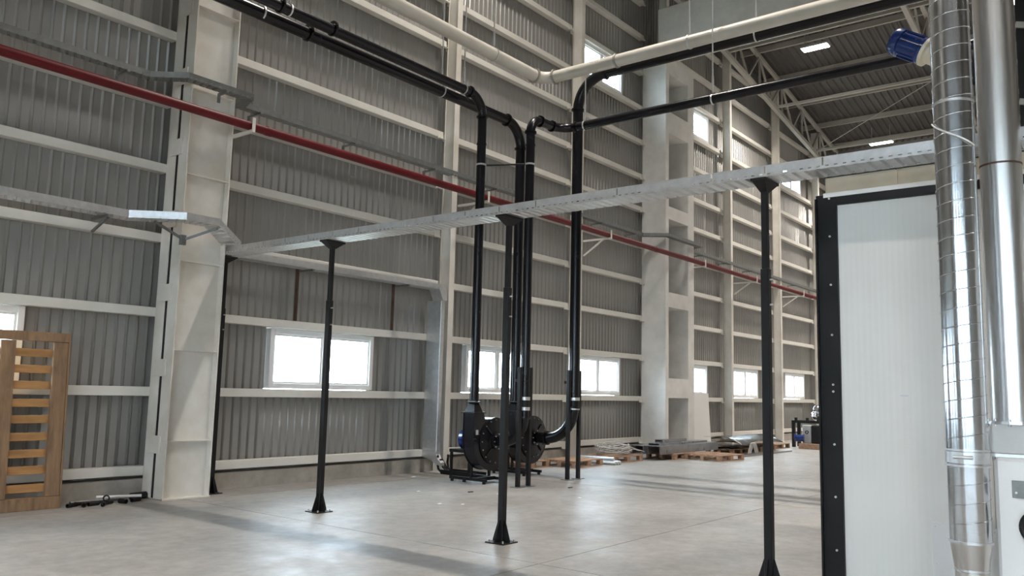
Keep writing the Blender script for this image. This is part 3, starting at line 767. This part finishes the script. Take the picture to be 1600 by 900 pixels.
for k in range(26):
    u = k/25; a = math.radians(112+u*138); pts.append((SX+(SR+.012)*math.cos(a), SY+(SR+.012)*math.sin(a), 3.60-.20*u-.015*math.sin(u*PI)))
sweep(bm, pts, .006, 6); obj('cord', bm, 'white', t, label='thin white cord slung round the duct')
PX, PY, PR = 6.80, .885, .135
t = thing('stainless_pipe', 'brushed stainless pipe with a welded seam beside the spiral duct', 'pipe', (PX, PY, 1.24))
obj('upper_tube', sweep(bmn(), [(PX, PY, 3.305), (PX, PY, 6.2)], PR, 40), 'inox', t)
obj('lower_tube', sweep(bmn(), [(PX, PY, 1.47), (PX, PY, 3.295)], PR, 40), 'inox', t)
obj('weld_seam', ring(bmn(), (PX, PY, 3.30), (0, 0, 1), PR*.95, PR*1.015, .014, 40), 'rust', t)
obj('flange', ring(bmn(), (PX, PY, 1.46), (0, 0, 1), PR*.9, PR*1.22, .02, 40), 'inox', t)
for k in range(10):
    a = 2*PI*k/10; obj('bolt', cyl(bmn(), (PX+PR*1.14*math.cos(a), PY+PR*1.14*math.sin(a), 1.435), (PX+PR*1.14*math.cos(a), PY+PR*1.14*math.sin(a), 1.485), .008, 6), 'zinc', t)
h = bmn(); A = [h.verts.new((PX+a*.15, PY+b*.15, 1.256)) for a, b in ((-1, -1), (1, -1), (1, 1), (-1, 1))]; B = [h.verts.new((PX+a*.13, PY+b*.12, 1.45)) for a, b in ((-1, -1), (1, -1), (1, 1), (-1, 1))]
h.faces.new(A[::-1]); h.faces.new(B)
for i in range(4): h.faces.new((A[i], A[(i+1) % 4], B[(i+1) % 4], B[i]))
obj('hopper', h, 'inox_dull', t)
t = thing('white_unit', 'white boxy machine housing under the stainless pipe with a grey plate and black hose ring', 'machine', (6.78, .55, 0))
obj('housing', box(bmn(), 6.62, 7.06, -.3, .985, .0, 1.225, .02), 'white', t)
obj('top_flange', box(bmn(), 6.69, 7.06, -.3, 1.30, 1.226, 1.25), 'inox', t)
for k in range(7): obj('bolt', cyl(bmn(), (6.72, 1.0-.16*k, 1.20), (6.72, 1.0-.16*k, 1.249), .010, 6), 'zinc', t)
obj('grey_plate', box(bmn(), 6.608, 6.62, .40, .885, .965, 1.08, .002), 'zinc_dull', t)
for y in (.86, .75): obj('plate_screw', cyl(bmn(), (6.608, y, 1.0), (6.602, y, 1.0), .008, 6), 'zinc', t)
hr = bmn(); sweep(hr, [(6.596, .735+.10*math.cos(2*PI*k/28), .78+.10*math.sin(2*PI*k/28)) for k in range(29)], .02, 10); obj('hose_ring', hr, 'blackmatt', t)

# blue drive motor above the cabin and the dark filter tower beyond the stainless pipe
t = thing('screw_drive', 'dark blue drive motor tilted over the cabin roof on a beige gearbox', 'motor', (8.3, 1.6, 3.46))
ax = V((0, -.80, -.52)).normalized(); o = V((8.3, 1.94, 5.06))
m_ = bmn(); lathe(m_, [(.07, 0), (.12, .02), (.135, .05), (.135, .10), (.118, .11), (.118, .30), (.13, .31), (.13, .34)], o, ax, 20); mo = obj('motor', m_, 'blue', t)
d, s, u = frame(ax)
for k in range(12):
    a = 2*PI*k/12; e = (s*math.cos(a)+u*math.sin(a))*.125; obj('cooling_fin', bar(bmn(), o+d*.12+e, o+d*.29+e, .014), 'blue', mo)
g = bmn(); lathe(g, [(.135, .34), (.135, .37), (.10, .38), (.10, .60)], o, ax, 20); obj('gearbox', g, 'beige', t)
obj('conveyor_tube', cyl(bmn(), o+d*.60, o+d*1.05, .13, 20), 'blackmatt', t)
obj('support_leg', box(bmn(), 8.26, 8.34, 1.27, 1.35, 3.46, 4.62), 'beige', t)
t = thing('filter_tower', 'dark filter tower with white braces beyond the stainless pipe', 'machine', (8.6, .3, 3.46))
for y in (.86, -.4): obj('tower_post', box(bmn(), 8.2, 8.28, y-.04, y+.04, 3.46, 6.6), 'blackmatt', t)
obj('tower_body', box(bmn(), 8.5, 9.4, -.5, .85, 3.46, 6.6, .02), 'blackmatt', t)
for z in (4.05, 4.75, 5.25): obj('cross_brace', bar(bmn(), (8.2, .9, z+.15), (8.2, -.4, z-.25), .05), 'truss', t)
for y, r in ((.80, .035), (.66, .03)): obj('riser_pipe', cyl(bmn(), (8.10, y-.05, 3.46), (8.10, y-.05, 6.6), r, 12), 'inox', t)

# ------------------------------------------------------------------ wooden things
def make_pallet(name, label, loc, rot, L=1.2, W=.8, m='wood', group='flat wooden pallets'):
    t = thing(name, label, 'pallet', loc, group, rot)
    bw = .135
    d0 = obj('deck_board', box(bmn(), -L/2, L/2, -bw/2, bw/2, .122, .144, .003), m, t, local=True); d0.location.y = -W/2+bw/2
    for k in range(1, 5): inst(d0, 'deck_board', t, (0, -W/2+bw/2+k*(W-bw)/4, 0))
    s0 = obj('stringer_board', box(bmn(), -bw/2, bw/2, -W/2, W/2, .100, .1215), m, t, local=True); s0.location.x = -L/2+bw/2
    for k in (1, 2): inst(s0, 'stringer_board', t, (-L/2+bw/2+k*(L-bw)/2, 0, 0))
    b0 = None
    for i in range(3):
        for j in range(3):
            p = (-L/2+bw/2+i*(L-bw)/2, -W/2+.05+j*(W-.1)/2, 0)
            if b0 is None: b0 = obj('block', box(bmn(), -bw/2, bw/2, -.05, .05, .022, .0995, .003), m, t, local=True); b0.location = p
            else: inst(b0, 'block', t, p)
    r0 = obj('runner_board', box(bmn(), -L/2, L/2, -.05, .05, 0, .0215), m, t, local=True); r0.location.y = -W/2+.05
    for k in (1, 2): inst(r0, 'runner_board', t, (0, -W/2+.05+k*(W-.1)/2, 0))
    return t
make_pallet('wooden_pallet', 'empty wooden pallet nearest the black blowers', (15.55, 10.44, 0), .05)
make_pallet('wooden_pallet', 'wooden pallet under the coil of pale cable', (17.42, 10.52, 0), -.06)
make_pallet('wooden_pallet', 'wooden pallet lying near the wall behind the far blower', (14.2, 10.95, 0), .02)
make_pallet('wooden_pallet', 'wooden pallet under the left end of the long steel channels', (19.55, 10.15, 0), .04)
make_pallet('wooden_pallet', 'bare wooden pallet lying in front of the long steel channels', (20.02, 9.18, 0), -.10, 1.2, 1.0)
make_pallet('wooden_pallet', 'wooden pallet under the left end of the shiny dark sheets', (22.6, 9.95, 0), .0)
make_pallet('wooden_pallet', 'wooden pallet under the right end of the shiny dark sheets', (24.6, 9.95, 0), .0)
make_pallet('wooden_pallet', 'dark wooden pallet past the shiny dark sheets near the bench', (26.2, 10.1, 0), .0, m='wood_old')

t = thing('upright_pallet', 'large weathered wooden pallet standing upright against the wall', 'pallet', (4.3, 11.15, 0))
def lean(bm, y0=11.10, tilt=.055):
    for v in bm.verts: v.co.y += v.co.z*tilt
    return bm
def ub(name, x0, x1, y0, y1, z0, z1, m): obj(name, lean(box(bmn(), x0, x1, y0, y1, z0, z1, .004)), m, t)
ub('post', 4.76, 4.93, 11.06, 11.11, .155, 2.07, 'wood_old'); ub('post', 4.14, 4.31, 11.06, 11.11, .155, 2.07, 'wood_old'); ub('post', 3.5, 3.67, 11.06, 11.11, .155, 2.07, 'wood_old')
ub('side_board', 4.935, 4.96, 11.06, 11.24, .0, 2.19, 'wood_old')
ub('top_rail', 3.4, 4.934, 11.05, 11.16, 2.075, 2.19, 'wood_old'); ub('bottom_rail', 3.4, 4.934, 11.05, 11.16, 0, .15, 'wood_old')
for z in (1.93, 1.73, 1.52, 1.31, 1.10, .89, .69, .48, .27):
    dz = random.uniform(-.01, .01)
    ub('slat', 3.4, 4.93, 11.112, 11.14, z-.05+dz, z+.05+dz, 'wood_slat')

# offcuts beside the upright pallet
def offcut(p, ang, L, r, m, label, group=None, z=None, hollow=True):
    d = V((math.cos(ang), math.sin(ang), 0)); p = V((p[0], p[1], (z if z is not None else r)))
    bm = bmn(); a = p-d*L/2; b = p+d*L/2
    dd, s, u = frame(d); seg = 14; R = []
    for q, rr in ((a, r), (b, r), (b, r*.75), (a, r*.75)): R.append([bm.verts.new(q+(s*math.cos(2*PI*k/seg)+u*math.sin(2*PI*k/seg))*rr) for k in range(seg)])
    for i in range(4):
        for k in range(seg): bm.faces.new((R[i][k], R[i][(k+1) % seg], R[(i+1) % 4][(k+1) % seg], R[(i+1) % 4][k]))
    return single('pipe_offcut', bm, m, label, 'pipe offcut', group)
gp = 'dark pipe offcuts on the floor'
lb = 'short dark pipe offcut lying in the heap beside the upright pallet'
for (x, y, a, L, r) in ((5.08, 11.02, .4, .16, .026), (5.20, 10.97, 1.2, .14, .03), (5.25, 11.10, -.3, .2, .024), (5.33, 10.98, .2, .15, .026), (5.40, 10.86, 1.0, .12, .028), (5.50, 11.12, -.2, .26, .022), (5.52, 10.98, .5, .16, .024), (5.70, 10.95, 1.9, .12, .03), (5.90, 11.00, .3, .14, .028)):
    offcut((x, y), a, L, r, 'blackmatt', lb, gp)
offcut((5.52, 11.27, 0), 0.03, .72, .02, 'darksteel', 'long dark pipe offcut lying along the plinth')
offcut((6.05, 11.22), .25, .24, .048, 'blackmatt', 'thick dark pipe offcut touching the built-up column')
offcut((5.72, 11.10), -.35, .55, .020, 'white', 'white pipe offcut lying across the dark offcut heap', z=.075)
bm = bmn(); ring(bm, (5.48, 10.96, .085), (.3, 1, .1), .028, .042, .03, 16); single('ring_fitting', bm, 'blackmatt', 'dark ring fitting standing on the offcut heap', 'fitting')

# ------------------------------------------------------------------ stored metal by the concrete column
bm = bmn(); rr = random.Random(3); pts = []
N_ = 260
for k in range(N_):
    a = 2*PI*k/20; q = .36+.10*math.sin(k*.37)+.05*rr.uniform(-1, 1)
    pts.append((17.35+q*1.2*math.cos(a), 10.52+q*.75*math.sin(a), .20+.20*(k/N_)+.03*math.sin(a*2+k*.05)))
t = thing('cable_coil', 'loose coil of pale cable heaped on a pallet', 'cable coil', (17.35, 10.52, .15))
sweep(bm, pts, .012, 6); obj('loops', bm, 'cable', t)
for k, (x, y, a) in enumerate(((17.62, 10.28, -.5), (17.75, 10.35, .45), (17.55, 10.20, -.25), (17.85, 10.25, -.7))):
    bm = bmn(); pts = [(x+math.cos(a)*q-.02*math.sin(q*5), y+math.sin(a)*q*.5, .17+.16*math.cos(q*2.2)**2*(.6 if k % 2 else 1)) for q in [i*.08-.4 for i in range(11)]]
    sweep(bm, pts, .012, 6); obj('cable_end', bm, 'cable', t)
for x, z in ((16.32, .043), (16.42, .043), (16.52, .043), (16.37, .124)):
    bm = bmn(); cyl(bm, (x-.02, 10.95-.1*z*10, z), (x+.06, 9.82+.1*z*10, z), .042, 14); single('silver_tube', bm, 'zinc', 'shiny silver tube lying between the empty pallet and the coil pallet', 'tube', 'silver tubes between the pallets')
def channel(x0, x1, y, z, w_, h, label, m='darksteel', g='steel channels on the pallet'):
    bm = bmn(); tk = .012
    box(bm, x0, x1, y-w_/2, y+w_/2, z+h-tk, z+h); box(bm, x0, x1, y-w_/2, y-w_/2+tk, z, z+h-tk); box(bm, x0, x1, y+w_/2-tk, y+w_/2, z, z+h-tk)
    single('steel_channel', bm, m, label, 'steel channel', g)
channel(18.3, 21.6, 9.96, .145, .34, .20, 'long grey steel channel at the front of the pallet stack')
channel(18.2, 21.5, 10.36, .145, .34, .20, 'long grey steel channel at the back of the pallet stack')
channel(18.6, 21.3, 10.12, .346, .30, .05, 'shallow dark steel channel lying on top of the pallet stack')
channel(19.0, 20.3, 10.2, .398, .22, .07, 'short dark steel channel on the very top of the pallet stack')
def bent_sheet(x0, x1, y0, y1, z, label, seed, drop=.0):
    r = random.Random(seed); bm = bmn(); nx, ny = 16, 5; G = []
    ph = r.uniform(0, 6)
    for i in range(nx+1):
        row = []
        for j in range(ny+1):
            u = i/nx; v = j/ny
            row.append(bm.verts.new((x0+(x1-x0)*u, y0+(y1-y0)*v, z+.022*math.sin(u*5+ph)+.014*math.sin(v*4+u*7)+.03-drop*(1-v)**4*(.6+.4*math.sin(u*6+ph)))))
        G.append(row)
    for i in range(nx):
        for j in range(ny): bm.faces.new((G[i][j], G[i+1][j], G[i+1][j+1], G[i][j+1])).smooth = True
    single('steel_sheet', bm, 'sheetsteel', label, 'steel sheet', 'dark steel sheets on pallets', solid=.004)
bent_sheet(21.9, 25.0, 9.50, 10.42, .17, 'large shiny dark steel sheet lowest on the pallets', 1)
bent_sheet(22.3, 25.3, 9.42, 10.30, .29, 'large shiny dark steel sheet in the middle of the pallet pile', 2)
bent_sheet(22.0, 25.1, 9.28, 10.40, .41, 'large shiny dark steel sheet topmost on the pallet pile, its edge drooping', 3, .20)
for k in range(5):
    bm = bmn(); pts = [(22.15+.09*k+.35*s, 9.17-.06*s+.015*k, .05+.28*math.sin(PI*min(1, s*1.0))) for s in [i/10 for i in range(11)]]
    sweep(bm, pts, .014, 6); single('cable_length', bm, 'cable', 'bent grey cable length hanging off the dark sheets', 'cable', 'cables by the dark sheets')
single('steel_strip', box(bmn(), 21.2, 25.0, 8.98, 9.06, 0, .04), 'darksteel', 'long flat steel strip on the floor before the dark sheets', 'steel strip')
for k, (x, y0) in enumerate(((22.35, 11.18), (22.45, 11.12), (22.6, 11.06))):
    bm = bmn(); box(bm, x, x+1.45-.06*k, y0, y0+.035, 0, 1.70-.02*k, .003)
    for v in bm.verts: v.co.y += v.co.z*.06
    single('leaning_panel', bm, 'panel', 'plain white panel leaning past the concrete column, %s of three' % ('rearmost', 'middle', 'frontmost')[k], 'panel', 'leaning white panels')

# ------------------------------------------------------------------ far bench and machine
t = thing('steel_bench', 'dark steel bench frame standing near the far wall', 'bench', (27.6, 9.2, 0))
obj('top_beam', box(bmn(), 27.4, 27.5, 8.2, 9.85, .78, .86), 'blackmatt', t); obj('top_beam', box(bmn(), 27.9, 28.0, 8.2, 9.85, .78, .86), 'blackmatt', t)
for x in (27.4, 27.9):
    for y in (9.75, 8.25): obj('leg', box(bmn(), x, x+.1, y, y+.1, 0, .78), 'blackmatt', t)
obj('end_beam', box(bmn(), 27.5, 27.9, 9.75, 9.85, .78, .86), 'blackmatt', t)
for y in (9.72, 9.35, 9.0): obj('top_lug', box(bmn(), 27.42, 27.48, y-.04, y+.04, .86, .95), 'blackmatt', t)
t = thing('gear_unit', 'grey gear unit with small blue motor on a wooden block', 'machine', (26.9, 9.1, .13))
obj('gear_case', box(bmn(), 26.75, 27.05, 9.0, 9.28, .175, .74, .02), 'grey', t)
m_ = bmn(); lathe(m_, [(.05, 0), (.12, .02), (.12, .06), (.105, .07), (.105, .26), (.12, .27), (.12, .30)], (26.64, 9.50, .33), (.15, -1, 0), 18); obj('motor', m_, 'blue', t)
obj('lifting_ring', ring(bmn(), (26.735, 9.13, .52), (1, 0, 0), .035, .055, .02, 16), 'blackmatt', t)
obj('side_case', box(bmn(), 26.72, 27.08, 8.62, 8.99, .175, .74, .02), 'blackmatt', t)
single('wood_block', box(bmn(), 26.55, 27.15, 8.62, 9.34, 0, .17, .01), 'wood', 'wooden block under the grey gear unit', 'block')
b = bmn(); lathe(b, [(.10, 0), (.20, .05), (.24, .14), (.22, .24), (.14, .30), (.17, .36), (.12, .46), (.05, .50)], (27.7, 9.08, .862), (0, 0, 1), 20); single('silver_housing', b, 'duct', 'shiny silver rounded housing on the dark steel bench', 'housing')

# ------------------------------------------------------------------ scraps on the floor
rr = random.Random(11)
for (x, y, s) in ((11.05, 10.9, .09), (10.3, 8.3, .08), (9.6, 9.35, .05), (8.8, 8.15, .06), (14.9, 5.3, .05), (10.9, 7.2, .06), (9.0, 7.9, .05)):
    bm = bmn(); n = 6; a0 = rr.uniform(0, 6)
    B = [bm.verts.new((x+s*rr.uniform(.5, 1)*math.cos(a0+2*PI*k/n), y+.6*s*rr.uniform(.5, 1)*math.sin(a0+2*PI*k/n), .002)) for k in range(n)]
    T_ = bm.verts.new((x, y, .002+s*.18))
    for k in range(n): bm.faces.new((B[k], B[(k+1) % n], T_))
    bm.faces.new(B[::-1])
    single('paper_scrap', bm, 'paper', 'small crumpled white scrap on the concrete floor', 'scrap', 'scraps on the floor')
for (x, y, s) in ((10.15, 8.75, .05), (11.9, 8.05, .045)):
    bm = bmn(); box(bm, x-s, x+s, y-s*.4, y+s*.4, 0, .012, .003); single('dark_offcut', bm, 'blackmatt', 'small dark offcut lying on the concrete floor', 'scrap', 'dark scraps on the floor')
